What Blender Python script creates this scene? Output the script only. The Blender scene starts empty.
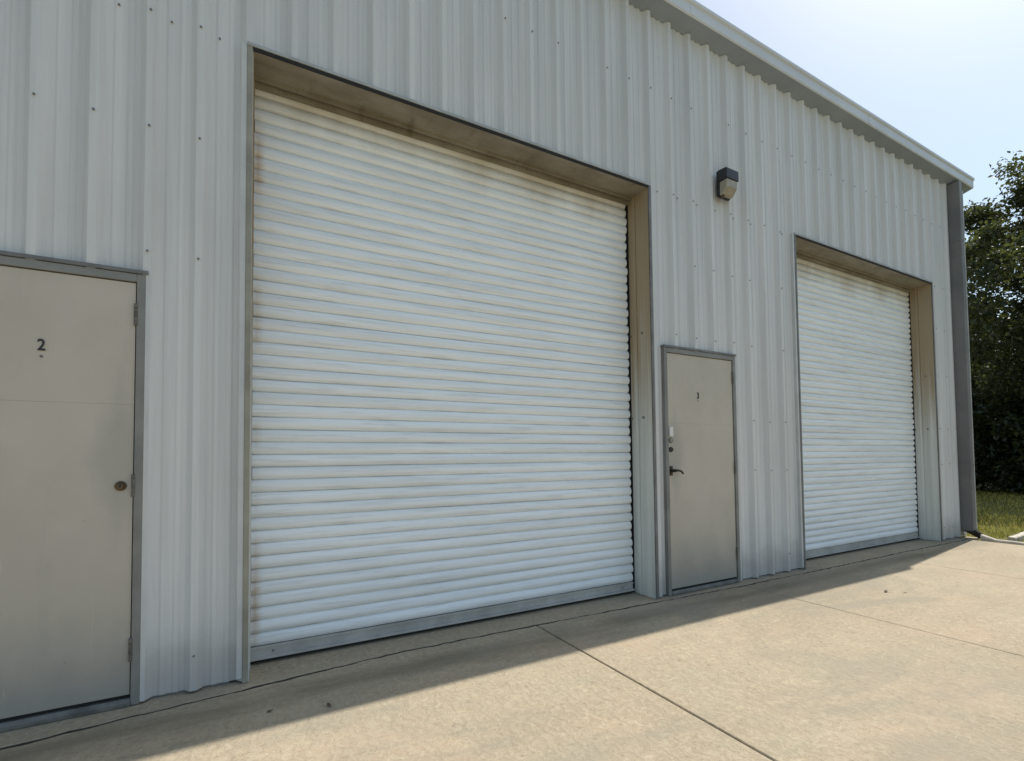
import bpy, bmesh, math, random
from mathutils import Vector, Matrix
random.seed(7)
sc = bpy.context.scene
COL = sc.collection

# ------------------------------------------------------------------ helpers
class NT:
    """small node-tree builder"""
    def __init__(s, name):
        s.m = bpy.data.materials.new(name); s.m.use_nodes = True
        s.t = s.m.node_tree; s.t.nodes.clear()
        s.out = s.t.nodes.new('ShaderNodeOutputMaterial')
        s.co = s.t.nodes.new('ShaderNodeTexCoord').outputs['Object']
    def n(s, typ, ins=None, **at):
        x = s.t.nodes.new(typ)
        for k, v in at.items(): setattr(x, k, v)
        for k, v in (ins or {}).items():
            if isinstance(v, bpy.types.NodeSocket): s.t.links.new(v, x.inputs[k])
            else: x.inputs[k].default_value = v
        return x
    def mapping(s, scale, loc=(0, 0, 0)):
        return s.n('ShaderNodeMapping', {'Vector': s.co, 'Scale': scale, 'Location': loc}).outputs[0]
    def noise(s, scale=(1, 1, 1), sc_=1.0, detail=5, rough=.55, loc=(0, 0, 0), dist=0):
        return s.n('ShaderNodeTexNoise', {'Vector': s.mapping(scale, loc), 'Scale': sc_, 'Detail': detail, 'Roughness': rough, 'Distortion': dist}).outputs['Fac']
    def ramp(s, fac, a, b, lo=0., hi=1.):
        return s.n('ShaderNodeMapRange', {'Value': fac, 'From Min': a, 'From Max': b, 'To Min': lo, 'To Max': hi}, interpolation_type='SMOOTHSTEP').outputs[0]
    def math(s, op, a, b=0.):
        return s.n('ShaderNodeMath', {0: a, 1: b}, operation=op).outputs[0]
    def mix(s, fac, a, b):
        x = s.t.nodes.new('ShaderNodeMix'); x.data_type = 'RGBA'
        for i, v in ((0, fac), (6, a), (7, b)):
            if isinstance(v, bpy.types.NodeSocket): s.t.links.new(v, x.inputs[i])
            else: x.inputs[i].default_value = (*v, 1) if i and len(v) == 3 else v
        return x.outputs[2]
    def sep(s, v=None):
        return s.n('ShaderNodeSeparateXYZ', {0: v or s.co}).outputs
    def bump(s, h, strength=.3, dist=.01):
        return s.n('ShaderNodeBump', {'Height': h, 'Strength': strength, 'Distance': dist}).outputs[0]
    def bsdf(s, col, rough=.5, metal=0., normal=None, spec=.5):
        b = s.n('ShaderNodeBsdfPrincipled', {'Roughness': rough, 'Metallic': metal, 'Specular IOR Level': spec})
        if isinstance(col, bpy.types.NodeSocket): s.t.links.new(col, b.inputs['Base Color'])
        else: b.inputs['Base Color'].default_value = (*col, 1)
        if normal: s.t.links.new(normal, b.inputs['Normal'])
        s.t.links.new(b.outputs[0], s.out.inputs[0]); return s.m

def plain(name, col, rough=.5, metal=0., var=.12, scale=9., bump=0.):
    t = NT(name); n = t.noise((1, 1, 1), scale)
    c = t.mix(t.ramp(n, .3, .7), tuple(x * (1 - var) for x in col), tuple(min(1, x * (1 + var)) for x in col))
    nm = t.bump(t.noise((1, 1, 1), scale * 12), bump, .004) if bump else None
    return t.bsdf(c, rough, metal, nm)

class MB:
    """collects boxes, prisms and quads for ONE mesh object"""
    def __init__(s): s.v = []; s.f = []; s.mi = []; s.sm = []
    def add(s, vs, fs, mi=0, smooth=False):
        o = len(s.v); s.v += [tuple(v) for v in vs]
        for f in fs: s.f.append([o + i for i in f]); s.mi.append(mi); s.sm.append(smooth)
    def box(s, x0, x1, y0, y1, z0, z1, mi=0):
        s.add([(x0,y0,z0),(x1,y0,z0),(x1,y1,z0),(x0,y1,z0),(x0,y0,z1),(x1,y0,z1),(x1,y1,z1),(x0,y1,z1)],
              [(0,3,2,1),(4,5,6,7),(0,1,5,4),(1,2,6,5),(2,3,7,6),(3,0,4,7)], mi)
    def prism_x(s, prof, x0, x1, mi=0):
        """closed (y,z) outline, counter-clockwise seen from +x, swept along x"""
        n = len(prof)
        s.add([(x0, *p) for p in prof] + [(x1, *p) for p in prof],
              [(i, i + n, (i + 1) % n + n, (i + 1) % n)[::-1] for i in range(n)] + [tuple(range(n))[::-1], tuple(range(n, 2 * n))], mi)
    def cyl(s, c, r, axis, h, n=12, mi=0, r2=None):
        a = Vector(axis).normalized(); b = a.orthogonal().normalized(); d = a.cross(b); c = Vector(c); r2 = r if r2 is None else r2
        vs = [c + (b * math.cos(2 * math.pi * i / n) + d * math.sin(2 * math.pi * i / n)) * r for i in range(n)]
        vs += [c + a * h + (b * math.cos(2 * math.pi * i / n) + d * math.sin(2 * math.pi * i / n)) * r2 for i in range(n)]
        s.add(vs, [(i, (i + 1) % n, (i + 1) % n + n, i + n) for i in range(n)] + [tuple(range(n))[::-1], tuple(range(n, 2 * n))], mi)
    def tube(s, pts, radii, n=8, mi=0, smooth=True):
        pts = [Vector(p) for p in pts]; rings = []; up = None
        for i, p in enumerate(pts):
            d = (pts[min(i + 1, len(pts) - 1)] - pts[max(i - 1, 0)]).normalized()
            if up is None: up = d.orthogonal().normalized()
            up = (up - d * up.dot(d)).normalized(); w = d.cross(up)
            rings.append([p + (up * math.cos(2 * math.pi * k / n) + w * math.sin(2 * math.pi * k / n)) * radii[i] for k in range(n)])
        vs = [v for r in rings for v in r]
        fs = [(i * n + k, i * n + (k + 1) % n, (i + 1) * n + (k + 1) % n, (i + 1) * n + k) for i in range(len(pts) - 1) for k in range(n)]
        fs += [tuple(range(n))[::-1], tuple(range((len(pts) - 1) * n, len(pts) * n))]
        s.add(vs, fs, mi, smooth)
    def build(s, name, mats, parent=None, bevel=0., loc=(0, 0, 0)):
        me = bpy.data.meshes.new(name); me.from_pydata(s.v, [], s.f)
        for m in (mats if isinstance(mats, (list, tuple)) else [mats]): me.materials.append(m)
        me.polygons.foreach_set('material_index', s.mi); me.polygons.foreach_set('use_smooth', s.sm); me.update()
        o = bpy.data.objects.new(name, me); COL.objects.link(o); o.location = loc
        if parent: o.parent = parent
        if bevel:
            b = o.modifiers.new('edge', 'BEVEL'); b.width = bevel; b.segments = 2; b.limit_method = 'ANGLE'; b.angle_limit = .6
        return o

def tag(o, label=None, cat=None, group=None, kind=None):
    for k, v in (('label', label), ('category', cat), ('group', group), ('kind', kind)):
        if v: o[k] = v
    return o
def empty(name, loc):
    o = bpy.data.objects.new(name, None); COL.objects.link(o); o.location = loc; o.empty_display_size = .2; return o

# ------------------------------------------------------------------ key dimensions (metres): x along the wall, y into it, z up
OPEN = [(.018, 2.990), (5.10, 8.215)]
HEADS = {.018: 3.485, 5.10: 3.51}   # opening heights
RD = .212            # depth of the roller curtain behind the wall
DOORS = [(-1.405, -.450), (3.138, 4.068)]
HD = 2.125
XL, XR = -7.0, 9.0
ZW = 5.068

# ------------------------------------------------------------------ materials
def m_wall():
    t = NT('weathered pale steel siding')
    x, y, z = t.sep()
    streak = t.noise((9, 1, .35), 1., 6, .6)
    fine = t.noise((60, 3, 1.2), 1., 4, .6)
    blot = t.noise((.9, 1, .7), 1., 5, .6, (3, 0, 1))
    sheet = t.n('ShaderNodeTexWhiteNoise', {'W': t.math('FLOOR', t.math('DIVIDE', t.math('ADD', x, .04), .945))}, noise_dimensions='1D').outputs['Value']
    c = t.mix(t.ramp(streak, .3, .72), (.585, .588, .58), (.725, .725, .715))
    c = t.mix(t.math('MULTIPLY', t.ramp(fine, .45, .75), .35), c, (.71, .735, .725))
    c = t.mix(t.math('MULTIPLY', t.ramp(blot, .5, .78), .35), c, (.54, .555, .54))
    c = t.mix(t.math('MULTIPLY', sheet, .22), c, (.545, .56, .55))
    # run-down stains hanging under the screw rows and grime splashed on the lowest part of the sheets
    run = t.noise((26, 1, .8), 1., 3, .7, (7, 0, 2))
    c = t.mix(t.math('MULTIPLY', t.ramp(run, .62, .8), .4), c, (.42, .41, .375))
    sp = t.math('MULTIPLY', t.ramp(t.math('ADD', z, t.math('MULTIPLY', t.noise((4, 1, 6), 1., 6), -.35)), -.08, .2, 1., 0.), .6)
    c = t.mix(sp, c, (.40, .39, .355))
    h = t.noise((2.6, 1, .9), 1., 2, .5)
    return t.bsdf(c, t.ramp(blot, .3, .8, .36, .55), 0., t.bump(h, .25, .02), .4)
def m_curtain():
    t = NT('chalky white roller slats')
    x, y, z = t.sep()
    grime = t.noise((.6, 1, 14), 1., 6, .65)
    fine = t.noise((3, 1, 60), 1., 4, .6, (1, 0, 4))
    pat = t.noise((.8, 1, .8), 1., 5, .6, (5, 0, 1))
    c = t.mix(t.ramp(grime, .32, .62), (.79, .83, .845), (.90, .94, .955))
    c = t.mix(t.math('MULTIPLY', t.ramp(fine, .5, .72), .5), c, (.60, .615, .60))
    c = t.mix(t.math('MULTIPLY', t.ramp(pat, .5, .75), .3), c, (.76, .775, .76))
    # brown water stain below the header
    up = t.ramp(t.math('ADD', z, t.math('MULTIPLY', t.noise((2.2, 1, .6), 1., 5), .5)), 3.42, 3.76)
    c = t.mix(t.math('MULTIPLY', up, .7), c, (.40, .33, .22))
    # rust bleeding from the slat ends at the left guide
    e0 = t.math('ABSOLUTE', t.math('SUBTRACT', x, .05)); e1 = t.math('ABSOLUTE', t.math('SUBTRACT', x, 5.15))
    e = t.math('MINIMUM', e0, e1)
    r = t.math('MULTIPLY', t.ramp(t.math('ADD', e, t.math('MULTIPLY', t.noise((9, 1, 40), 1., 6, .7), -.07)), -.05, .012, 1., 0.), t.ramp(t.noise((.1, 1, 1.3), 1., 3, .5, (0, 0, 3)), .44, .62))
    c = t.mix(t.math('MULTIPLY', r, .75), c, (.46, .29, .14))
    return t.bsdf(c, .42, 0., None, .6)
def m_jamb():
    t = NT('rust stained steel channel')
    x, y, z = t.sep()
    a = t.noise((12, 14, .5), 1., 6, .6)
    c = t.mix(t.ramp(a, .3, .7), (.52, .53, .49), (.68, .69, .645))
    k = t.ramp(t.math('ADD', z, t.math('MULTIPLY', t.noise((5, 25, .6), 1., 6, .6, (2, 0, 0)), 2.4)), 2.3, 3.7)
    c = t.mix(t.math('MULTIPLY', k, .85), c, (.32, .22, .105))
    return t.bsdf(c, .55, 0., t.bump(t.noise((1, 1, 1), 60), .1, .002))
def m_soffit():
    t = NT('brown stained soffit sheet')
    a = t.noise((2.2, 6, 3), 1., 7, .65); b = t.noise((14, 3, 8), 1., 5, .6)
    c = t.mix(t.ramp(a, .3, .68), (.31, .285, .225), (.20, .17, .12))
    c = t.mix(t.math('MULTIPLY', t.ramp(b, .55, .75), .6), c, (.12, .09, .055))
    return t.bsdf(c, .6)
def m_door():
    t = NT('dull tan painted door')
    x, y, z = t.sep()
    a = t.noise((1.2, 1, .9), 1., 6, .6); b = t.noise((7, 1, 1.2), 1., 5, .6, (3, 0, 0)); d = t.noise((3, 1, 45), 1., 4, .6)
    c = t.mix(t.ramp(a, .32, .7), (.475, .43, .36), (.555, .505, .43))
    c = t.mix(t.math('MULTIPLY', t.ramp(b, .55, .78), .3), c, (.38, .365, .315))
    # greyer, darker tone towards the bottom of the leaf
    k = t.ramp(t.math('ADD', z, t.math('MULTIPLY', t.noise((2.5, 1, 1.5), 1., 6, .6), -.7)), -.35, .25, 1., 0.)
    c = t.mix(t.math('MULTIPLY', k, .75), c, (.27, .27, .245))
    # hand grime around the locks
    gx = t.math('MINIMUM', t.math('ABSOLUTE', t.math('ADD', x, .55)), t.math('ABSOLUTE', t.math('SUBTRACT', x, 3.25)))
    gd = t.math('ADD', t.math('MULTIPLY', gx, 3.2), t.math('ABSOLUTE', t.math('SUBTRACT', z, 1.2)))
    gm = t.ramp(t.math('ADD', gd, t.math('MULTIPLY', t.noise((9, 1, 5), 1., 6, .65, (4, 0, 1)), -.5)), -.1, .3, 1., 0.)
    c = t.mix(t.math('MULTIPLY', gm, .4), c, (.30, .30, .275))
    # scratches and small rust chips
    scr = t.noise((40, 1, 2.2), 1., 3, .6, (0, 0, 9), 1.5); c = t.mix(t.math('MULTIPLY', t.ramp(scr, .66, .76), .3), c, (.60, .57, .49))
    chip = t.noise((14, 1, 14), 1., 4, .6, (2, 0, 5)); c = t.mix(t.math('MULTIPLY', t.ramp(chip, .72, .76), .6), c, (.24, .15, .085))
    return t.bsdf(c, .5, 0., t.bump(t.noise((2, 1, 1.5), 1., 3), .12, .02), .4)
def m_concrete(name='sunlit slab concrete', base=1.):
    t = NT(name)
    big = t.noise((.5, .7, 1), 1., 6, .6); mid = t.noise((1, 1, 1), 4.5, 6, .65, (4, 2, 0), .6); fine = t.noise((1, 1, 1), 38, 5, .7, (1, 7, 0)); sand = t.noise((1, 1, 1), 170, 3, .7)
    k = lambda *c: tuple(v * base * q for v, q in zip(c, (.79, .785, .73)))
    c = t.mix(t.ramp(big, .32, .7), k(.47, .385, .285), k(.565, .47, .355))
    c = t.mix(t.math('MULTIPLY', t.ramp(mid, .45, .72), .55), c, k(.43, .365, .275))
    c = t.mix(t.math('MULTIPLY', t.ramp(fine, .52, .68), .5), c, k(.65, .57, .45))
    c = t.mix(t.math('MULTIPLY', t.ramp(fine, .46, .32), .65), c, k(.33, .275, .20))
    c = t.mix(t.math('MULTIPLY', t.ramp(sand, .53, .66), .55), c, k(.28, .24, .18))
    blo = t.noise((1.1, 1.6, 1), 1.3, 5, .62, (2, 5, 0), .4)
    c = t.mix(t.math('MULTIPLY', t.ramp(blo, .52, .68), .55), c, k(.60, .455, .34))
    c = t.mix(t.math('MULTIPLY', t.ramp(blo, .46, .33), .5), c, k(.46, .415, .315))
    sw = t.noise((1, 1.35, 1), 15, 4, .6, (3, 1, 0), 1.6)
    c = t.mix(t.math('MULTIPLY', t.ramp(sw, .55, .70), .6), c, k(.68, .585, .44))
    c = t.mix(t.math('MULTIPLY', t.ramp(sw, .43, .30), .6), c, k(.35, .295, .215))
    # brushed strokes from the trowel
    br = t.n('ShaderNodeTexWave', {'Vector': t.mapping((1, 1, 1)), 'Scale': 5.5, 'Distortion': 14., 'Detail': 4., 'Detail Scale': 2.2, 'Detail Roughness': .65}).outputs['Fac']
    c = t.mix(t.math('MULTIPLY', t.ramp(br, .72, .98), .3), c, k(.66, .58, .46))
    # pits and dark spots, oily band along the doors
    vo = t.n('ShaderNodeTexVoronoi', {'Vector': t.mapping((1, 1, 1)), 'Scale': 7., 'Randomness': 1.}).outputs['Distance']
    pit = t.math('MULTIPLY', t.ramp(vo, .035, .075, 1., 0.), t.ramp(t.noise((1, 1, 1), 3., 2, .5, (9, 0, 0)), .50, .58))
    c = t.mix(t.math('MULTIPLY', pit, .3), c, k(.16, .13, .10))
    x, y, z = t.sep()
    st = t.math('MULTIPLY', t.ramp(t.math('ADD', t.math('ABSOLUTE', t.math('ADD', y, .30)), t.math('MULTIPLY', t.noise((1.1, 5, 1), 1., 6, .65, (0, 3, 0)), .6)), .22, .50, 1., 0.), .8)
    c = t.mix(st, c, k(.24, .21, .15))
    wx = t.noise((.35, .8, 1), 1.6, 6, .68, (8, 3, 0), .8)
    c = t.mix(t.math('MULTIPLY', t.ramp(wx, .48, .66), .6), c, k(.38, .345, .285))
    ty = t.noise((.25, 3.2, 1), 1.2, 5, .6, (1, 9, 0), .3)
    c = t.mix(t.math('MULTIPLY', t.ramp(ty, .60, .74), .3), c, k(.33, .30, .25))
    # hairline cracks
    cr = t.n('ShaderNodeTexVoronoi', {'Vector': t.n('ShaderNodeVectorMath', {0: t.co, 1: t.n('ShaderNodeTexNoise', {'Vector': t.co, 'Scale': 1.7, 'Detail': 6.}).outputs['Color']}, operation='ADD').outputs[0], 'Scale': .33}, feature='DISTANCE_TO_EDGE').outputs['Distance']
    crm = t.math('MULTIPLY', t.ramp(cr, .0, .0035, 1., 0.), t.ramp(mid, .42, .6))
    c = t.mix(t.math('MULTIPLY', crm, .12), c, k(.2, .165, .12))
    h = t.math('ADD', t.math('MULTIPLY', fine, .3), t.math('ADD', t.math('MULTIPLY', sand, .45), t.math('ADD', t.math('MULTIPLY', br, .25), t.math('MULTIPLY', pit, -1.2))))
    return t.bsdf(c, .85, 0., t.bump(h, .5, .009), .25)
def m_lawn():
    t = NT('lawn soil and thatch')
    a = t.noise((1, 1, 1), .9, 6, .65); b = t.noise((1, 1, 1), 12, 5, .7)
    c = t.mix(t.ramp(a, .35, .68), (.10, .11, .03), (.19, .17, .06))
    c = t.mix(t.math('MULTIPLY', t.ramp(b, .5, .75), .5), c, (.19, .16, .08))
    return t.bsdf(c, .95, 0., t.bump(b, .6, .05), .1)
def m_leaf(name, a, b, trans=.35):
    t = NT(name)
    r = t.n('ShaderNodeNewGeometry').outputs['Random Per Island']
    c = t.mix(t.ramp(r, .1, .95), a, b)
    p = t.n('ShaderNodeBsdfPrincipled', {'Base Color': c, 'Roughness': .45, 'Specular IOR Level': .4})
    tr = t.n('ShaderNodeBsdfTranslucent', {'Color': t.mix(.5, c, (.14, .16, .02))})
    mx = t.n('ShaderNodeMixShader', {0: trans, 1: p.outputs[0], 2: tr.outputs[0]})
    t.t.links.new(mx.outputs[0], t.out.inputs[0]); return t.m
def m_bark():
    t = NT('grey brown bark'); a = t.noise((9, 9, 1.6), 1., 6, .65)
    return t.bsdf(t.mix(t.ramp(a, .3, .7), (.05, .038, .026), (.15, .12, .085)), .9, 0., t.bump(a, .8, .03))

M = dict(
    wall=m_wall(), curtain=m_curtain(), jamb=m_jamb(), soffit=m_soffit(), door=m_door(), concrete=m_concrete(), lawn=m_lawn(), bark=m_bark(),
    trim=plain('grey painted trim', (.40, .415, .41), .45, 0, .12, 6.), darktrim=plain('dark grey trim', (.16, .16, .155), .5, 0, .2, 8.),
    frame=plain('grey steel door frame', (.215, .215, .20), .5, 0, .15, 5.), sill=plain('scuffed dark threshold', (.14, .14, .125), .6, 0, .3, 12.), hinge=plain('painted over hinge', (.13, .122, .105), .55, 0, .3, 30.), khaki=plain('khaki channel edge', (.29, .28, .225), .5, 0, .2, 4.),
    flash=plain('pale flashing', (.55, .56, .55), .4, 0, .08, 4.), screw=plain('weathered screw heads', (.17, .165, .155), .6, .2),
    bar=plain('galvanised bottom bar', (.44, .435, .405), .6, 0, .15, 5.), black=plain('black seal and gap shade', (.018, .018, .018), .8),  # black serves the seals and also the painted dark of the gaps
    brass=plain('tarnished brass', (.12, .085, .05), .45, .6, .3, 40.), steel=plain('worn lock steel', (.26, .25, .23), .38, .8, .2, 30.),
    darkmetal=plain('dark bronze hardware', (.055, .045, .036), .4, .5), whiteplate=plain('white plastic plate', (.72, .72, .69), .5, 0, .06),
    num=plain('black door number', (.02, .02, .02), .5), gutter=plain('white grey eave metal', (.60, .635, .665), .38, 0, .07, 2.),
    under=plain('eave underside with painted shade', (.27, .315, .37), .5, 0, .08, 2.), bronze=plain('bronze light housing', (.03, .03, .033), .45, .2, .2), lens=plain('aged prismatic lens', (.34, .31, .245), .3, 0, .12, 14.),  # eave underside: darker and bluer so its shade sits in the colour
    spout=plain('slate grey downspout', (.185, .185, .182), .45, 0, .15, 2.), roof=plain('galvalume roof', (.5, .52, .53), .4, .4),
    inside=plain('dark interior', (.05, .05, .05), .9), kerb=plain('pale edging concrete', (.50, .45, .37), .85, 0, .15, 10., .5),
    dirt=plain('dark dirt in joints', (.085, .072, .052), .95, 0, .3, 20.), deadleaf=plain('dry brown leaf', (.11, .075, .045), .8, 0, .3, 30.),
)

# ------------------------------------------------------------------ the building
bld = tag(empty('metal_building', (1, 6, 0)), 'long pale grey ribbed metal warehouse with two white roller doors and two tan doors', 'building')
OFF = (-1, -6, 0)      # children keep world coordinates

# -- front wall: one ribbed sheet with the openings cut out of it
ribs = [-.881, -.666, -.446, -.229, .0, .23, .46, .696, .929, 1.156, 1.388, 1.622, 1.85, 2.084, 2.325, 2.566, 2.80, 3.045, 3.293, 3.546, 3.798, 4.06, 4.32, 4.575, 4.83, 5.08]
while ribs[-1] + .25 < XR - .1: ribs.append(ribs[-1] + .2485)
while ribs[0] - .22 > XL + .1: ribs.insert(0, ribs[0] - .225)
prof = [(XL, 0.)]
for i, r in enumerate(ribs):
    prof += [(r - .044, 0.), (r - .016, -.038), (r + .016, -.038), (r + .044, 0.)]
    if i + 1 < len(ribs):
        w = ribs[i + 1] - r
        for k in (.37, .63):
            q = r + w * k; prof += [(q - .018, 0.), (q - .008, -.006), (q + .008, -.006), (q + .018, 0.)]
prof.append((XR, 0.))
def yat(x):
    for (a, ya), (b, yb) in zip(prof, prof[1:]):
        if a <= x <= b: return ya + (yb - ya) * (x - a) / max(1e-9, b - a)
    return 0.
cuts = sorted({x for a in OPEN for x in a} | {x for a in DOORS for x in a})
pts = sorted(prof + [(c, yat(c)) for c in cuts])
w = MB()
def blocks(x):
    for a, b in OPEN:
        if a < x < b: return HEADS[a]
    for a, b in DOORS:
        if a < x < b: return HD
    return .012
for (xa, ya), (xb, yb) in zip(pts, pts[1:]):
    if xb - xa < 1e-6: continue
    z0 = blocks((xa + xb) / 2)
    w.add([(xa, ya, z0), (xb, yb, z0), (xb, yb, ZW), (xa, ya, ZW)], [(0, 1, 2, 3)])
rows = [.055, .185, 1.04, 1.52, 2.25, 2.90, 3.50, 4.37]
for i, r in enumerate(ribs):
    for j, z in enumerate(rows):
        for dx in ((0., .085) if j in (0, 6) else (0.,)):
            x = r + dx; zz = z + random.uniform(-.008, .008)
            if random.random() < .14: continue
            if blocks(x) > zz - .08 or any(a - .06 < x < b + .06 and zz < HEADS.get(a, HD) + .09 for a, b in OPEN + DOORS): continue
            y = yat(x); w.cyl((x, y, zz), .0085, (0, -1, 0), .003, 8, 0); w.cyl((x, y - .003, zz), .0055, (0, -1, 0), .005, 6, 1)
w.build('front_wall', [M['wall'], M['screw']], bld, loc=OFF)
b = MB(); b.box(XR - .002, XR + .03, .003, 12, .01, ZW); b.build('end_wall', M['wall'], bld, loc=OFF)
b = MB(); b.box(XL - .03, XL + .002, .003, 12, .01, ZW); b.build('end_wall', M['wall'], bld, loc=OFF)
b = MB(); b.box(XL - .03, XR + .03, 12.003, 12.05, .01, ZW); b.build('back_wall', M['wall'], bld, loc=OFF)
b = MB(); b.box(XL, XR - .01, .6, 11.9, .005, .02); b.box(XL, XR - .01, .56, .6, .02, ZW - .1); b.build('interior_lining', M['inside'], bld, loc=OFF)
b = MB()
b.prism_x([(-.10, 5.17), (-.10, 5.198), (6, 6.0), (12.3, 5.20), (12.3, 5.15), (6, 5.95)][::-1], XL - .3, XR + .40)
b.build('roof', M['roof'], bld, loc=OFF)
# base angle and corner trim of the front wall
segs = [(XL, DOORS[0][0]), (DOORS[0][1] + .002, -.07), (3.02, DOORS[1][0]), (DOORS[1][1] + .002, 5.05), (8.29, 8.85)]
for a, c in segs: b = MB(); b.box(a, c, .002, .03, .0, .011); b.build('base_angle', M['darktrim'], bld, loc=OFF)
b = MB(); b.box(8.945, 9.04, -.036, .002, .012, ZW - .01); b.build('corner_trim', M['flash'], bld, bevel=.003, loc=OFF)
# -- eave: boxed gutter with sloped underside, lip and joints
g = MB()
X0, X1 = XL - .3, 9.42
g.prism_x([(-.004, 5.066), (-.14, 5.104), (-.15, 5.115), (-.15, 5.205), (-.165, 5.22), (-.165, 5.248), (-.147, 5.248), (-.147, 5.212), (-.004, 5.205)][::-1], X0, X1)
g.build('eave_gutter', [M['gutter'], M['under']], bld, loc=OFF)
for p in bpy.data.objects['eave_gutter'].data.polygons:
    if p.normal.z < -.8 and p.center.z < 5.10: p.material_index = 1  # downward faces take the tone with shade painted in
for x in (-2.6, .42, 3.44, 6.46): b = MB(); b.prism_x([(-.1435, 5.105), (-.1535, 5.116), (-.1535, 5.203), (-.13, 5.203), (-.13, 5.11)][::-1], x, x + .06); b.build('gutter_joint', M['gutter'], bld, loc=OFF)
# gable-end return under the roof overhang
b = MB(); b.box(9.034, 9.41, .001, 12.2, 5.07, 5.155); b.build('rake_trim', M['gutter'], bld, loc=OFF)
# -- downspout at the corner
b = MB(); b.box(8.86, 8.94, -.17, -.005, .10, 5.06)
ds = b.build('downspout', M['spout'], bld, bevel=.006, loc=OFF)
b = MB()
b.add([(8.862, -.172, .12), (8.938, -.172, .12), (8.938, -.01, .12), (8.862, -.01, .12), (8.868, -.30, .03), (8.932, -.30, .03), (8.932, -.22, .006), (8.868, -.22, .006)],
      [(0,1,2,3),(4,7,6,5),(0,4,5,1),(1,5,6,2),(2,6,7,3),(3,7,4,0)])
b.build('elbow', M['darkmetal'], ds)
for z in (1.0, 2.6, 4.2): b = MB(); b.box(8.852, 8.948, -.174, -.004, z, z + .03); b.build('strap', M['spout'], ds)
b = MB(); b.box(8.941, 8.953, -.176, -.004, .10, 4.93); b.build('edge_strip', M['flash'], ds)

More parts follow.
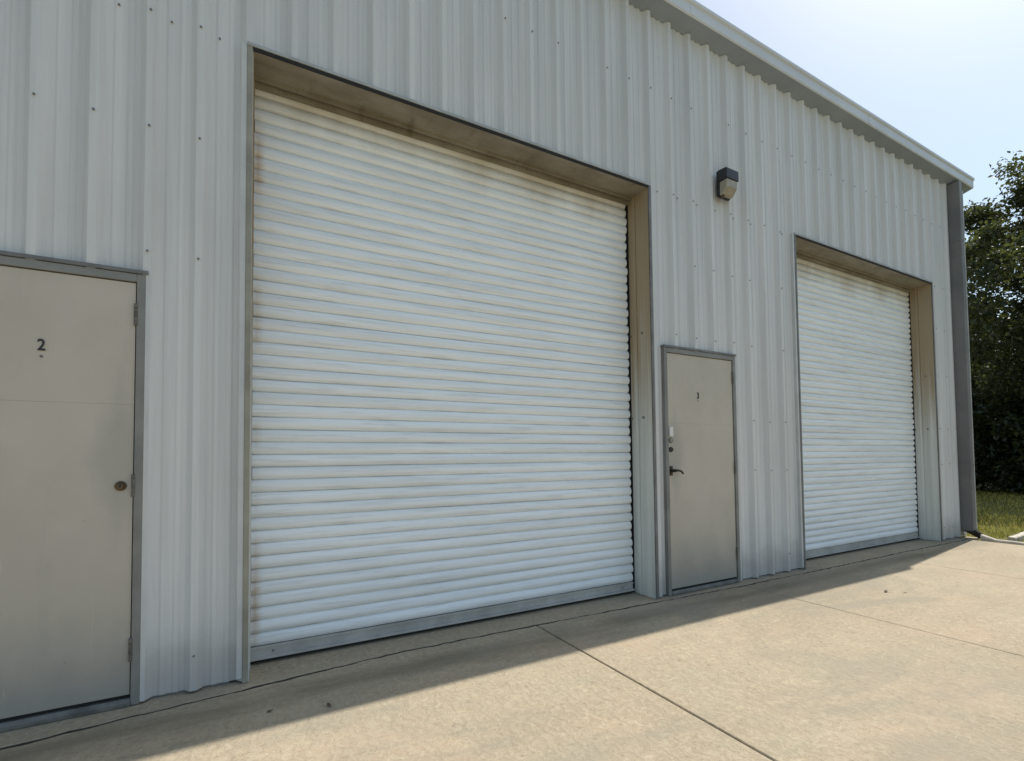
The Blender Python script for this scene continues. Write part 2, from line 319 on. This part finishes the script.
# -- overhead openings
def opening(a, c, seed):
    HO = HEADS[a]
    rnd = random.Random(seed)
    j = MB()   # jamb channels: face flange, web with a pressed groove
    jams = []
    for x, s in ((a, 1), (c, -1)):
        j = MB(); xs = lambda d: x + s * d
        def bx(d0, d1, y0, y1, z0, z1, mi=0): j.box(min(xs(d0), xs(d1)), max(xs(d0), xs(d1)), y0, y1, z0, z1, mi)
        bx(-.030, -.001, .0, .30, .004, HO)          # web behind the wall plane
        bx(.0, .004, -.036, .115, .003, HO - .004)
        bx(.0, .010, .118, .150, .003, HO - .004)
        bx(.0, .004, .153, RD - .006, .003, HO - .004)
        jams.append(j.build('door_jamb', M['jamb'], bld, loc=OFF))
    jam, jam2 = jams
    t = MB()   # face trim on both sides and across the head
    t.box(a - .028, a - .002, -.046, .0, .004, HO + .03); t.build('side_trim', M['khaki'] if a < 1 else M['darktrim'], jam)
    t = MB(); t.box(c + .002, c + .024, -.046, .0, .004, HO + .03); t.build('side_trim', M['darktrim'], jam2)
    t = MB(); t.box(a - .056, a - .030, -.042, .0, .03, HO + .02); t.build('flashing', M['flash'], jam)
    t = MB(); t.box(a - .03, c + .026, -.050, -.002, HO + .012, HO + .030); t.build('head_trim', M['trim'], jam)
    t = MB(); t.box(a + .001, c - .001, -.046, -.038, HO - .008, HO + .010); t.build('drip_edge', M['black'], jam)
    t = MB(); t.box(a + .004, c - .004, -.036, .30, HO - .007, HO - .001)
    t.box(a + .005, c - .005, .150, .175, HO - .022, HO + .004); t.box(a + .005, c - .005, .19, .205, HO - .05, HO + .004)
    t.build('soffit', M['soffit'], jam)
    for z in (1.52, 2.25):
        for y in (.06, .2): t = MB(); t.cyl((c - .004, y, z), .011, (-1, 0, 0), .006, 8); t.build('bolt', M['screw'], jam2)
    # curtain: interlocking curved slats, each with slightly uneven ends
    cur = MB(); z = .094; k = 0
    x0, x1 = a + .010, c - .026
    while z < HO - .02:
        p = .0752; top = min(z + p, HO - .012); hs = p
        arc = [(.021, 0.0)]
        for u, yy in ((.05, .0105), (.11, .0045), (.19, -.0010), (.29, -.0048), (.42, -.0066), (.56, -.0060), (.69, -.0030), (.80, .0012), (.89, .0062), (.955, .0115)): arc.append((yy * .8, u * p))
        arc += [(.021, p)]
        e0 = rnd.uniform(-.004, .004); e1 = rnd.uniform(-.006, .008); dy = rnd.uniform(-.0012, .0012)
        nseg = 10; vs = []
        wv = [rnd.uniform(-.0013, .0013) for _ in range(nseg + 1)]; wz = [rnd.uniform(-.0009, .0009) for _ in range(nseg + 1)]
        for i in range(nseg + 1):
            xx = x0 + e0 + (x1 + e1 - x0 - e0) * i / nseg
            for (yy, zz) in arc: vs.append((xx, RD + yy + dy + wv[i], min(z + zz + wz[i], HO - .006)))
        n = len(arc)
        cur.add(vs, [(i * n + q, (i + 1) * n + q, (i + 1) * n + q + 1, i * n + q + 1) for i in range(nseg) for q in range(n - 1)], 0, True)
        # slat end plates
        cur.add([vs[q] for q in range(n)], [tuple(range(n))]); cur.add([vs[nseg * n + q] for q in range(n)], [tuple(range(n))[::-1]])
        z += p; k += 1
    rd = cur.build('roller_door', M['curtain'], bld, loc=OFF)
    t = MB(); t.box(x0, x1, RD - .004, RD + .012, .028, .094); t.box(x0, x1, RD - .03, RD - .004, .026, .04); t.box(x0, x1, RD - .012, RD - .004, .084, .093)
    n = 2
    for i in range(n):
        xx = x0 + .12 + (x1 - x0 - .24) * i / (n - 1); t.cyl((xx, RD - .004, .060), .006, (0, -1, 0), .005, 8, 1)
    t.build('bottom_bar', [M['bar'], M['screw']], rd)
    t = MB(); t.box(x0, x1, RD - .006, RD + .02, .006, .028); t.build('rubber_seal', M['black'], rd)
    for p, q in ((a + .001, a + .02), (c - .07, c - .0005)): t = MB(); t.box(p, q, RD + .022, RD + .05, .004, HO - .01); e = p if p < a + .01 else q - .004; t.box(e, e + .004, RD - .004, RD + .022, .004, HO - .01); t.build('guide_gap_shade', M['black'], rd)  # black strips stand in for the dark of the gap beside the slats
    t = MB(); t.box(a, c, RD + .052, RD + .06, .004, HO); t.build('dark_void_panel', M['black'], rd)  # black panel standing in for the dark void behind the curtain
    return rd
opening(*OPEN[0], 3); opening(*OPEN[1], 5)

# -- personnel doors
def number(ch, x, z, size, parent):
    cu = bpy.data.curves.new('num', 'FONT'); cu.body = ch; cu.size = size; cu.extrude = .001; cu.offset = size * .012; cu.align_x = 'CENTER'
    tmp = bpy.data.objects.new('num', cu); COL.objects.link(tmp); bpy.context.view_layer.update()
    me = bpy.data.meshes.new_from_object(tmp.evaluated_get(bpy.context.evaluated_depsgraph_get()))
    bpy.data.objects.remove(tmp)
    for v in me.vertices: v.co = Vector((v.co.x * .80 + x, .0225 - v.co.z, v.co.y + z))
    me.materials.clear(); me.materials.append(M['num'])
    o = bpy.data.objects.new('door_number', me); COL.objects.link(o); o.parent = parent; return o
def man_door(a, c, ch, left):
    f = MB()
    fy0, fy1 = -.040, .13
    fw_ = .036
    f.box(a, a + fw_, fy0, fy1, .004, HD); f.box(c - fw_, c, fy0, fy1, .004, HD); f.box(a + fw_, c - fw_, fy0, fy1, HD - .040, HD)
    f.box(a + fw_, a + fw_ + .016, .02, fy1, .03, HD - .04); f.box(c - fw_ - .016, c - fw_, .02, fy1, .03, HD - .04)
    fr = f.build('door_frame', M['frame'], bld, bevel=.003, loc=OFF)
    t = MB(); t.box(a - .006, c + .010, -.046, .0, HD + .002, HD + .020); t.build('drip_cap', M['darktrim'], fr)
    
    for p, q in ((c + .002, c + .020),): t = MB(); t.box(p, q, -.039, .0, .012, HD); t.build('flashing', M['flash'], fr)
    t = MB(); t.prism_x([(-.045, .004), (-.045, .020), (-.03, .036), (.12, .036), (.12, .004)][::-1], a + fw_ + .001, c - fw_ - .001); t.build('threshold', M['sill'], fr)
    t = MB(); t.box(a + fw_ + .001, c - fw_ - .001, -.012, .10, .037, .054); t.build('door_gap', M['black'], fr)
    # leaf, very slightly dished, with a horizontal crease line above the middle
    x0, x1, z0, z1 = a + fw_ + .004, c - fw_ - .005, .055, HD - .045
    l = MB(); zc = 1.47 
    l.box(x0, x1, .026, .068, z0, zc - .0006); l.box(x0, x1, .0262, .068, zc + .0006, z1); l.box(x0 + .001, x1 - .001, .0270, .066, zc - .0006, zc + .0006)
    lf = l.build('metal_door', M['door'], bld, bevel=.0005, loc=(OFF[0], OFF[1] - .055, OFF[2]))
    for z in (.27, 1.07, 1.92):
        t = MB()
        for i in range(5): t.cyl((x1 + .003, .017, z - .055 + i * .0225), .0085, (0, 0, 1), .020, 10)
        t.box(x1 - .004, x1 + .003, .0185, .024, z - .055, z + .055)
        t.build('hinge', M['hinge'], lf)
    number(ch, (-.838 if left else 3.558), 1.708 if left else 1.700, .076 if left else .078, lf)
    t = MB()
    nx = -.838 if left else 3.558
    t.cyl((nx, .026, 1.680 if left else 1.680), .006, (0, -1, 0), .003, 8); t.build('peephole', M['screw'], lf)
    if left:
        t = MB(); t.cyl((-.538, .026, 1.068), .024, (0, -1, 0), .008, 24); t.cyl((-.538, .018, 1.068), .017, (0, -1, 0), .010, 20, 0, .014); t.build('lock_rosette', M['brass'], lf, bevel=.0015)
        t = MB(); t.box(-.541, -.535, .006, .0081, 1.060, 1.076); t.build('key_slot', M['num'], lf)
    else:
        t = MB(); t.box(3.186, 3.230, .012, .0262, 1.355, 1.440); t.build('keypad', M['whiteplate'], lf, bevel=.006)
        t = MB(); t.cyl((3.208, .026, 1.322), .026, (0, -1, 0), .010, 20, 0, .022); t.build('lock_rosette', M['steel'], lf)
        t = MB(); t.cyl((3.206, .026, 1.243), .024, (0, -1, 0), .012, 20, 0, .019); t.build('deadbolt', M['num'], lf)
        t = MB(); t.box(3.186, 3.216, .018, .0262, 1.02, 1.10); t.cyl((3.201, .018, 1.062), .013, (0, -1, 0), .045, 14)
        t.tube([(3.199, -.028, 1.062), (3.227, -.034, 1.064), (3.262, -.034, 1.056), (3.289, -.030, 1.035)], [.011, .010, .009, .007], 10)
        t.build('lever_handle', M['darkmetal'], lf)
    return lf
man_door(*DOORS[0], '2', True); man_door(*DOORS[1], '3', False)

# ------------------------------------------------------------------ wall light
wl = tag(empty('wall_light', (3.945, -.03, 3.715)), 'dark bronze wall pack light with yellowed lens between the roller doors', 'wall light')
L = lambda v: tuple(Vector(v) - Vector((3.985, -.03, 3.70)))
def lbox(b, x0, x1, y0, y1, z0, z1):
    p, q = L((x0, y0, z0)), L((x1, y1, z1)); b.box(p[0], q[0], p[1], q[1], p[2], q[2])
b = MB(); lbox(b, 3.905, 4.065, -.066, -.039, 3.60, 3.845)
pr = [L((0, -.0625, 3.845)), L((0, -.150, 3.835)), L((0, -.158, 3.825)), L((0, -.158, 3.735)), L((0, -.0625, 3.735))]
b.prism_x([(p[1], p[2]) for p in pr], 3.900 - 3.985, 4.070 - 3.985); b.build('housing', M['bronze'], wl, bevel=.005)
pr = [L((0, -.0665, 3.734)), L((0, -.152, 3.734)), L((0, -.146, 3.665)), L((0, -.105, 3.608)), L((0, -.0665, 3.603))]
b = MB(); b.prism_x([(p[1], p[2]) for p in pr], 3.911 - 3.985, 4.059 - 3.985); b.build('lens', M['lens'], wl, bevel=.008)
b = MB(); b.cyl(L((3.935, -.085, 3.606)), .017, (0, 0, -1), .022, 14); b.build('photocell', M['brass'], wl)

# ------------------------------------------------------------------ ground
def wavy_joint(pts, seed):
    """measured joint line -> finely broken, slightly ragged polyline"""
    rnd = random.Random(seed); out = []
    for (xa, ya), (xb, yb) in zip(pts, pts[1:]):
        n = max(1, int(abs(xb - xa) / .05))
        for i in range(n):
            u = i / n; out.append((xa + (xb - xa) * u, ya + (yb - ya) * u + rnd.uniform(-.006, .006)))
    out.append(pts[-1]); return out
J = wavy_joint([(XL - 1, -.20), (-1.6, -.205), (-.86, -.200), (-.46, -.155), (-.06, -.127), (.4, -.075), (.86, -.045), (1.8, -.055), (2.77, -.085), (3.95, -.12), (5.4, -.13), (7.0, -.12), (8.72, -.14)], 1)
def yj(x):
    for (xa, ya), (xb, yb) in zip(J, J[1:]):
        if xa <= x <= xb: return ya + (yb - ya) * (x - xa) / (xb - xa)
    return J[-1][1]
YF = -14.0
def gw(x): return .017 + .003 * math.sin(x * 5.1 + math.sin(x * 13)) + .003 * math.sin(x * 37)
def gs(x): return .012 + .003 * math.sin(x * 7.3 + 1 + math.sin(x * 19))
ap = MB()
def slab(xs_back, x0, x1, yb_fun, yf, zt=0., tilt=0.):
    """slab with ragged back edge, arrises chamfered; built from strips with real side faces"""
    xs = sorted({x0, x1} | {x for x, _ in J if x0 < x < x1})
    n = len(xs); c = .004
    top_b = [(x, yb_fun(x) - gw(x), zt) for x in xs]; top_f = [(x, yf, zt) for x in xs]
    low_b = [(x, yb_fun(x) - gw(x) + c, zt - c) for x in xs]; bot_b = [(x, yb_fun(x) - gw(x) + c, -.10) for x in xs]
    vs = top_f + top_b + low_b + bot_b
    fs = []
    for i in range(n - 1):
        fs += [(i, i + 1, n + i + 1, n + i), (n + i, n + i + 1, 2 * n + i + 1, 2 * n + i), (2 * n + i, 2 * n + i + 1, 3 * n + i + 1, 3 * n + i)]
    ap.add(vs, fs)
    for x, s in ((x0, -1), (x1, 1)):   # side faces down into the joint
        q = [(x, yf, zt), (x, yb_fun(x) - gw(x), zt), (x + s * c, yb_fun(x) - gw(x), zt - c), (x + s * c, yf, zt - c), (x + s * c, yb_fun(x) - gw(x), -.1), (x + s * c, yf, -.1)]
        fc = [(0, 1, 2, 3), (3, 2, 4, 5)]
        ap.add(q, fc if s > 0 else [f[::-1] for f in fc])
JX = [XL - 1, -4.7, -2.53, 1.811, 3.978, 6.4, 8.715]   # control joints running away from the wall
GAP = .0055
for i, (a, c) in enumerate(zip(JX, JX[1:])):
    g0 = .0025 if i in (4,) else GAP; g1 = .0025 if i in (3,) else GAP
    if i == 5: g0 = .0025
    if i == 4: g1 = .0025
    slab(None, a + g0 + .004, c - g1 - .004, yj, YF)
# strip between the joint and the building, running in under the roller doors
st = MB(); xs = sorted({x for x, _ in J}); n = len(xs)
vs = [(x, yj(x) + gs(x), .0) for x in xs] + [(x, .58, .0) for x in xs] + [(x, yj(x) + gs(x) - .003, -.004) for x in xs] + [(x, yj(x) + gs(x) - .003, -.1) for x in xs]
for i in range(n - 1): ap.add([vs[i], vs[i + 1], vs[n + i + 1], vs[n + i]], [(0, 1, 2, 3)]); ap.add([vs[2 * n + i], vs[2 * n + i + 1], vs[i + 1], vs[i]], [(0, 1, 2, 3)]); ap.add([vs[3 * n + i], vs[3 * n + i + 1], vs[2 * n + i + 1], vs[2 * n + i]], [(0, 1, 2, 3)], 1)
ap.box(8.722, 9.02, -.17, .002, -.1, -.001)
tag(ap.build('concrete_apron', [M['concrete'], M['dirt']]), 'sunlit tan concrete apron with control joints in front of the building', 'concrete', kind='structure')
b = MB(); b.box(XL - 1, 8.70, YF + .05, .5, -.09, -.030); tag(b.build('joint_dirt', M['dirt']), 'dark dirt packed in the joints of the concrete apron', 'dirt', kind='structure')
# lawn: one sheet to the horizon, gently uneven
lw = MB(); R = 600
gx = [-R, -60, -20, 8.6] + [8.6 + .5 * i for i in range(1, 60)] + [45, 80, R]
gy = [-R, -80, -20] + [-14 + 1. * i for i in range(0, 40)] + [40, 90, R]
idx = {}
for i, x in enumerate(gx):
    for k, y in enumerate(gy):
        z = -.045
        if 9.5 < x < 45 and -12 < y < 26: z += .05 * math.sin(x * .9 + y * .5) * math.sin(y * .8) * min(1, (x - 9.5) / 2)
        elif not (9.0 <= x): z = -.11
        idx[i, k] = len(idx); lw.v.append((x, y, z))
for i in range(len(gx) - 1):
    for k in range(len(gy) - 1): lw.f.append([idx[i, k], idx[i + 1, k], idx[i + 1, k + 1], idx[i, k + 1]]); lw.mi.append(0); lw.sm.append(True)
tag(lw.build('lawn', M['lawn']), 'patchy green lawn beyond the concrete and the building corner', 'lawn', kind='structure')
# pale concrete edgings by the corner
def edging(pts, wd, ht, label, name='concrete_edging'):
    b = MB(); rnd = random.Random(len(pts)); P = [Vector(p) for p in pts]
    Q = []
    for p, q in zip(P, P[1:]):
        n = max(1, int((q - p).length / .12))
        for i in range(n): Q.append(p.lerp(q, i / n))
    Q.append(P[-1]); vs = []
    for i, p in enumerate(Q):
        d = (Q[min(i + 1, len(Q) - 1)] - Q[max(i - 1, 0)]); d.z = 0; d.normalize(); s = Vector((-d.y, d.x, 0)) * wd / 2
        j = rnd.uniform(-.008, .008); h = ht + p.z + rnd.uniform(-.006, .006)
        for o, z in ((s, -.08), (s, h - .012), (s * .75, h), (s * -.75, h), (s * -1, h - .012), (s * -1, -.08)):
            vs.append((p.x + o.x + j, p.y + o.y + j, z))
    n = 6
    b.add(vs, [(i * n + k, (i + 1) * n + k, (i + 1) * n + k + 1, i * n + k + 1)[::-1] for i in range(len(Q) - 1) for k in range(n - 1)] + [tuple(range(n)), tuple(range(len(vs) - n, len(vs)))[::-1]])
    c = Vector(pts[0]); 
    return tag(b.build(name, M['kerb']), label, 'edging')
edging([(8.80, -.27, .05), (8.79, -.42, .0), (8.82, -.7, 0), (8.84, -1.5, 0), (8.85, -8, 0)],   .085, .022, 'pale concrete edging along the apron edge starting below the downspout')
edging([(9.18, -.45, 0), (9.9, -.40, .0), (11.4, -.30, .01)],   .08, .03, 'short pale concrete edging branching off across the grass')

# grass blades near the corner
gr = MB(); rnd = random.Random(11)
for _ in range(30000):
    x = 9.05 + (rnd.random() ** 1.5) * 11; y = rnd.uniform(-1.6, 5.2)
    if x < 9.05 + .1 or (abs(y + .38) < .12 and x < 11.5): continue
    if x < 9.9 and y < -.42 and rnd.random() < .7: continue
    if math.sin(x * 2.1 + 1.7 * math.sin(y * 1.9)) * math.sin(y * 2.7) < -.55 and rnd.random() < .7: continue
    h = rnd.uniform(.02, .07) * (1 + .04 * (x - 9)); a = rnd.uniform(0, 6.28); wd = .005 + .0007 * (x - 9)
    dx, dy = math.cos(a), math.sin(a); le = rnd.uniform(.2, .9) * h
    lx, ly = math.cos(a + 1.3) * le, math.sin(a + 1.3) * le; z0 = -.055
    gr.add([(x - dx * wd, y - dy * wd, z0), (x + dx * wd, y + dy * wd, z0), (x + lx * .5 + dx * wd * .7, y + ly * .5 + dy * wd * .7, z0 + h * .65 + .02), (x + lx * .5 - dx * wd * .7, y + ly * .5 - dy * wd * .7, z0 + h * .65 + .02), (x + lx, y + ly, z0 + h + .02)], [(0, 1, 2, 3), (3, 2, 4)])
tag(gr.build('grass', m_leaf('grass blades', (.20, .20, .035), (.60, .50, .14), .4)), 'short patchy grass in sun beside the building corner', 'grass', kind='stuff')

# fallen leaves on the slab
def leaf(name, x, y, s, rot, label, group):
    b = MB(); pts = [(-1, 0, .15), (-.4, .42, .3), (.35, .36, .22), (1, .05, .45), (.4, -.33, .3), (-.35, -.4, .2), (0, 0, .05)]
    pt = [(p[0] * s, p[1] * s, p[2] * s * .7 + .002) for p in pts]
    b.add(pt + [(p[0], p[1], p[2] + .0012) for p in pt], [(i, 6, (i + 1) % 6) for i in range(6)] + [(7 + (i + 1) % 6, 13, 7 + i) for i in range(6)] + [(i, (i + 1) % 6, 7 + (i + 1) % 6, 7 + i) for i in range(6)])
    o = b.build(name, M['deadleaf'], loc=(x, y, .001)); o.rotation_euler.z = rot; return tag(o, label, 'leaf', group)
for i, (x, y, s, r) in enumerate([(4.831, -.879, .030, .4), (4.93, -.975, .014, 2.)]):
    leaf('dry_leaf', x, y, s, r, 'largest dark dry leaf curled on the sunlit concrete' if i == 0 else 'tiny dry leaf scrap lying beside the largest dry leaf on the sunlit concrete', 'dry leaves on the concrete')
for i, (x, y, s, r) in enumerate([(.107, -.44, .016, .3), (.358, -.52, .020, 1.8)]):
    leaf('dry_leaf', x, y, s, r, ('small dry leaf in the shade before the left jamb of the big roller door' if i == 0 else 'rounder dry leaf scrap in the shade just right of the other shaded one'), 'dry leaves on the concrete')

# ------------------------------------------------------------------ trees
LEAF = [m_leaf('dark oak leaves', (.036, .048, .026), (.100, .115, .055), .40), m_leaf('olive leaves', (.032, .045, .014), (.09, .105, .03), .35), m_leaf('deep shrub leaves', (.014, .024, .010), (.04, .055, .018), .22)]
def leaf_quads(mb, c, rad, n, size, rnd, flat=.8):
    for _ in range(n):
        d = Vector((rnd.gauss(0, 1), rnd.gauss(0, 1), rnd.gauss(0, flat)))
        d *= rad * rnd.uniform(.25, 1.) / max(.6, d.length)
        p = c + d
        a = Vector((rnd.gauss(0, 1), rnd.gauss(0, 1), rnd.gauss(-.25, .7))).normalized(); u = a.cross(Vector((rnd.gauss(0, .5), rnd.gauss(0, .5), 1))).normalized()
        s = size * rnd.uniform(.65, 1.35); k = u.cross(a) * s * .12
        mb.add([p, p + a * s * .5 + u * s * .27 + k, p + a * s, p + a * s * .5 - u * s * .27 + k], [(0, 1, 2, 3)])
def tree(name, label, cat, base, lobes, nclump, per, crad, lsize, mat, trunk_r, seed, holes=(), group=None, fork=.35):
    rnd = random.Random(seed); base = Vector(base)
    root = tag(empty(name, base), label, cat, group)
    cl = []
    tot = sum(l[3] * l[4] * l[5] for l in lobes)
    for (lx, ly, lz, rx, ry, rz) in lobes:
        for _ in range(max(3, int(nclump * rx * ry * rz / tot))):
            for _t in range(40):
                v = Vector((rnd.uniform(-1, 1), rnd.uniform(-1, 1), rnd.uniform(-1, 1)))
                if .25 < v.length < 1: break
            v = v.normalized() * (v.length ** .55)
            c = Vector((lx + v.x * rx, ly + v.y * ry, lz + v.z * rz))
            if c.z < .15: c.z = rnd.uniform(.15, .6)
            if any((c - Vector(h[:3])).length < h[3] for h in holes): continue
            cl.append(c)
    cr = MB()
    for c in cl: leaf_quads(cr, c, crad * rnd.uniform(.6, 1.25), int(per * rnd.uniform(.5, 1.4)), lsize, rnd)
    top = max(l[2] + l[5] * .5 for l in lobes)
    t = MB(); H = top * .8; ax = Vector((lobes[0][0], lobes[0][1], 0))
    tp = [Vector((ax.x * u * .6 + .12 * math.sin(u * 7 + seed), ax.y * u * .6 + .1 * math.cos(u * 6 + seed), H * u - .1 * (u == 0))) for u in [i / 9 for i in range(10)]]
    t.tube(tp, [trunk_r * (1.35 if i == 0 else 1 - .85 * i / 9) for i in range(10)], 10)
    for c in rnd.sample(cl, min(len(cl), 46)):
        u = max(.12, min(.95, c.z / H * fork * 1.6)); k = min(8, int(u * 9)); p = tp[k]; mid = p.lerp(c, .5) + Vector((rnd.uniform(-.2, .2), rnd.uniform(-.2, .2), .25)); r0 = trunk_r * (1 - .85 * k / 9) * .42
        t.tube([p, p.lerp(mid, .5), mid, mid.lerp(c, .6), c], [r0, r0 * .8, r0 * .55, r0 * .35, r0 * .12], 6)
    t.build('trunk', M['bark'], root); cr.build('crown', mat, root)
    return root
tree('broadleaf_tree', 'tall dark leafy tree beyond the far building corner, the tallest one', 'tree', (20.6, .9, -.05),
     [(0, -.2, 8.3, 2.4, 2.3, 2.3), (-.6, 2.2, 7.2, 1.6, 1.5, 1.6), (.2, -1.4, 9.6, 1.9, 1.7, 1.6), (0, -2.8, 7.5, 2.2, 2.2, 2.6), (0, 1.0, 5.4, 2.2, 2.4, 1.5), (0, .2, 3.6, 2.6, 2.8, 1.5), (-3.8, .5, 5.3, 1.9, 2.0, 1.5)],  # last crown lobe added to cast shade on the far lawn
     540, 190, .50, .13, LEAF[0], .24, 21)
tree('broadleaf_tree', 'low rounded olive green tree behind the tallest tree, half hidden by the building', 'tree', (27.5, 5.6, -.05),
     [(0, 0, 3.4, 3.2, 3.2, 2.4), (.5, -2.4, 3.2, 2.4, 2.4, 2.2)], 130, 170, .75, .24, LEAF[1], .22, 5)
tree('broadleaf_tree', 'dark leafy tree further along the lawn beside the tallest tree', 'tree', (22.5, -6.0, -.05),
     [(0, 0, 5.4, 3.2, 3.2, 3.0), (.6, 1.5, 4.4, 2.2, 2.2, 2.2)], 120, 150, .75, .24, LEAF[0], .22, 9)
for i, (x, y, h, wd, lab) in enumerate([(20.8, 4.2, 3.4, 1.9, 'dark dense shrub at the lawn edge closest to the building wall'), (20.0, 1.6, 3.1, 1.8, 'dark dense shrub at the foot of the tallest tree'),
                                   (21.2, -1.4, 3.3, 2.0, 'dark dense shrub right of the tallest tree trunk'), (23.6, 3.0, 4.0, 2.3, 'tall dark shrub behind the shrubs at the lawn edge'), (21.0, -5.0, 3.0, 2.0, 'dark dense shrub farthest from the building on the lawn edge')]):
    tree('shrub', lab, 'shrub', (x, y, -.05), [(0, 0, h * .5, wd, wd, h * .52)], 95, 190, .48, .17, LEAF[2], .07, 40 + i, group='shrubs under the trees', fork=.5)

# ------------------------------------------------------------------ camera
f, cy = 485.4011, 441.1495
cam = bpy.data.cameras.new('camera'); co = bpy.data.objects.new('camera', cam); COL.objects.link(co)
r = Vector((.87725427, -.47991209, -.0104562)); u = Vector((-.00726277, -.03504974, .99935918)); fw = Vector((.47997104, .87661616, .03423302))
m = Matrix((r, u, -fw)).transposed().to_4x4(); m.translation = Vector((0, -3.0390, 1.18635)); co.matrix_world = m
cam.sensor_fit = 'HORIZONTAL'; cam.sensor_width = 36; cam.lens = f * 36 / 1024; cam.shift_y = (cy - 380.5) / 1024; cam.clip_start = .05; cam.clip_end = 3000
sc.camera = co

# ------------------------------------------------------------------ light
SUN = Vector((3.40, .43, 5.22)).normalized()
el = math.asin(SUN.z); az = math.atan2(SUN.x, SUN.y)
wd = bpy.data.worlds.new('World'); sc.world = wd; wd.use_nodes = True
nt = wd.node_tree; nt.nodes.clear()
sky = nt.nodes.new('ShaderNodeTexSky'); sky.sky_type = 'NISHITA'; sky.sun_disc = False; sky.sun_elevation = el; sky.sun_rotation = az
sky.air_density = 1.0; sky.dust_density = 1.15; sky.ozone_density = .0; sky.altitude = 0
bg = nt.nodes.new('ShaderNodeBackground'); bg.inputs['Strength'].default_value = .142
ow = nt.nodes.new('ShaderNodeOutputWorld'); tint = nt.nodes.new('ShaderNodeMix'); tint.data_type = 'RGBA'; tint.blend_type = 'MULTIPLY'; tint.inputs[0].default_value = 1; tint.inputs[7].default_value = (.965, .985, .925, 1)
nt.links.new(sky.outputs[0], tint.inputs[6]); nt.links.new(tint.outputs[2], bg.inputs[0]); nt.links.new(bg.outputs[0], ow.inputs[0])
sl = bpy.data.lights.new('sun', 'SUN'); so = bpy.data.objects.new('sun', sl); COL.objects.link(so)
sl.energy = 3.9; sl.angle = math.radians(.53); sl.color = (1., .95, .87)
so.rotation_euler = (-SUN).to_track_quat('-Z', 'Y').to_euler(); so.location = (0, -8, 12)
sc.view_settings.view_transform = 'Standard'; sc.view_settings.look = 'None'; sc.view_settings.exposure = 0.27; sc.view_settings.gamma = 1
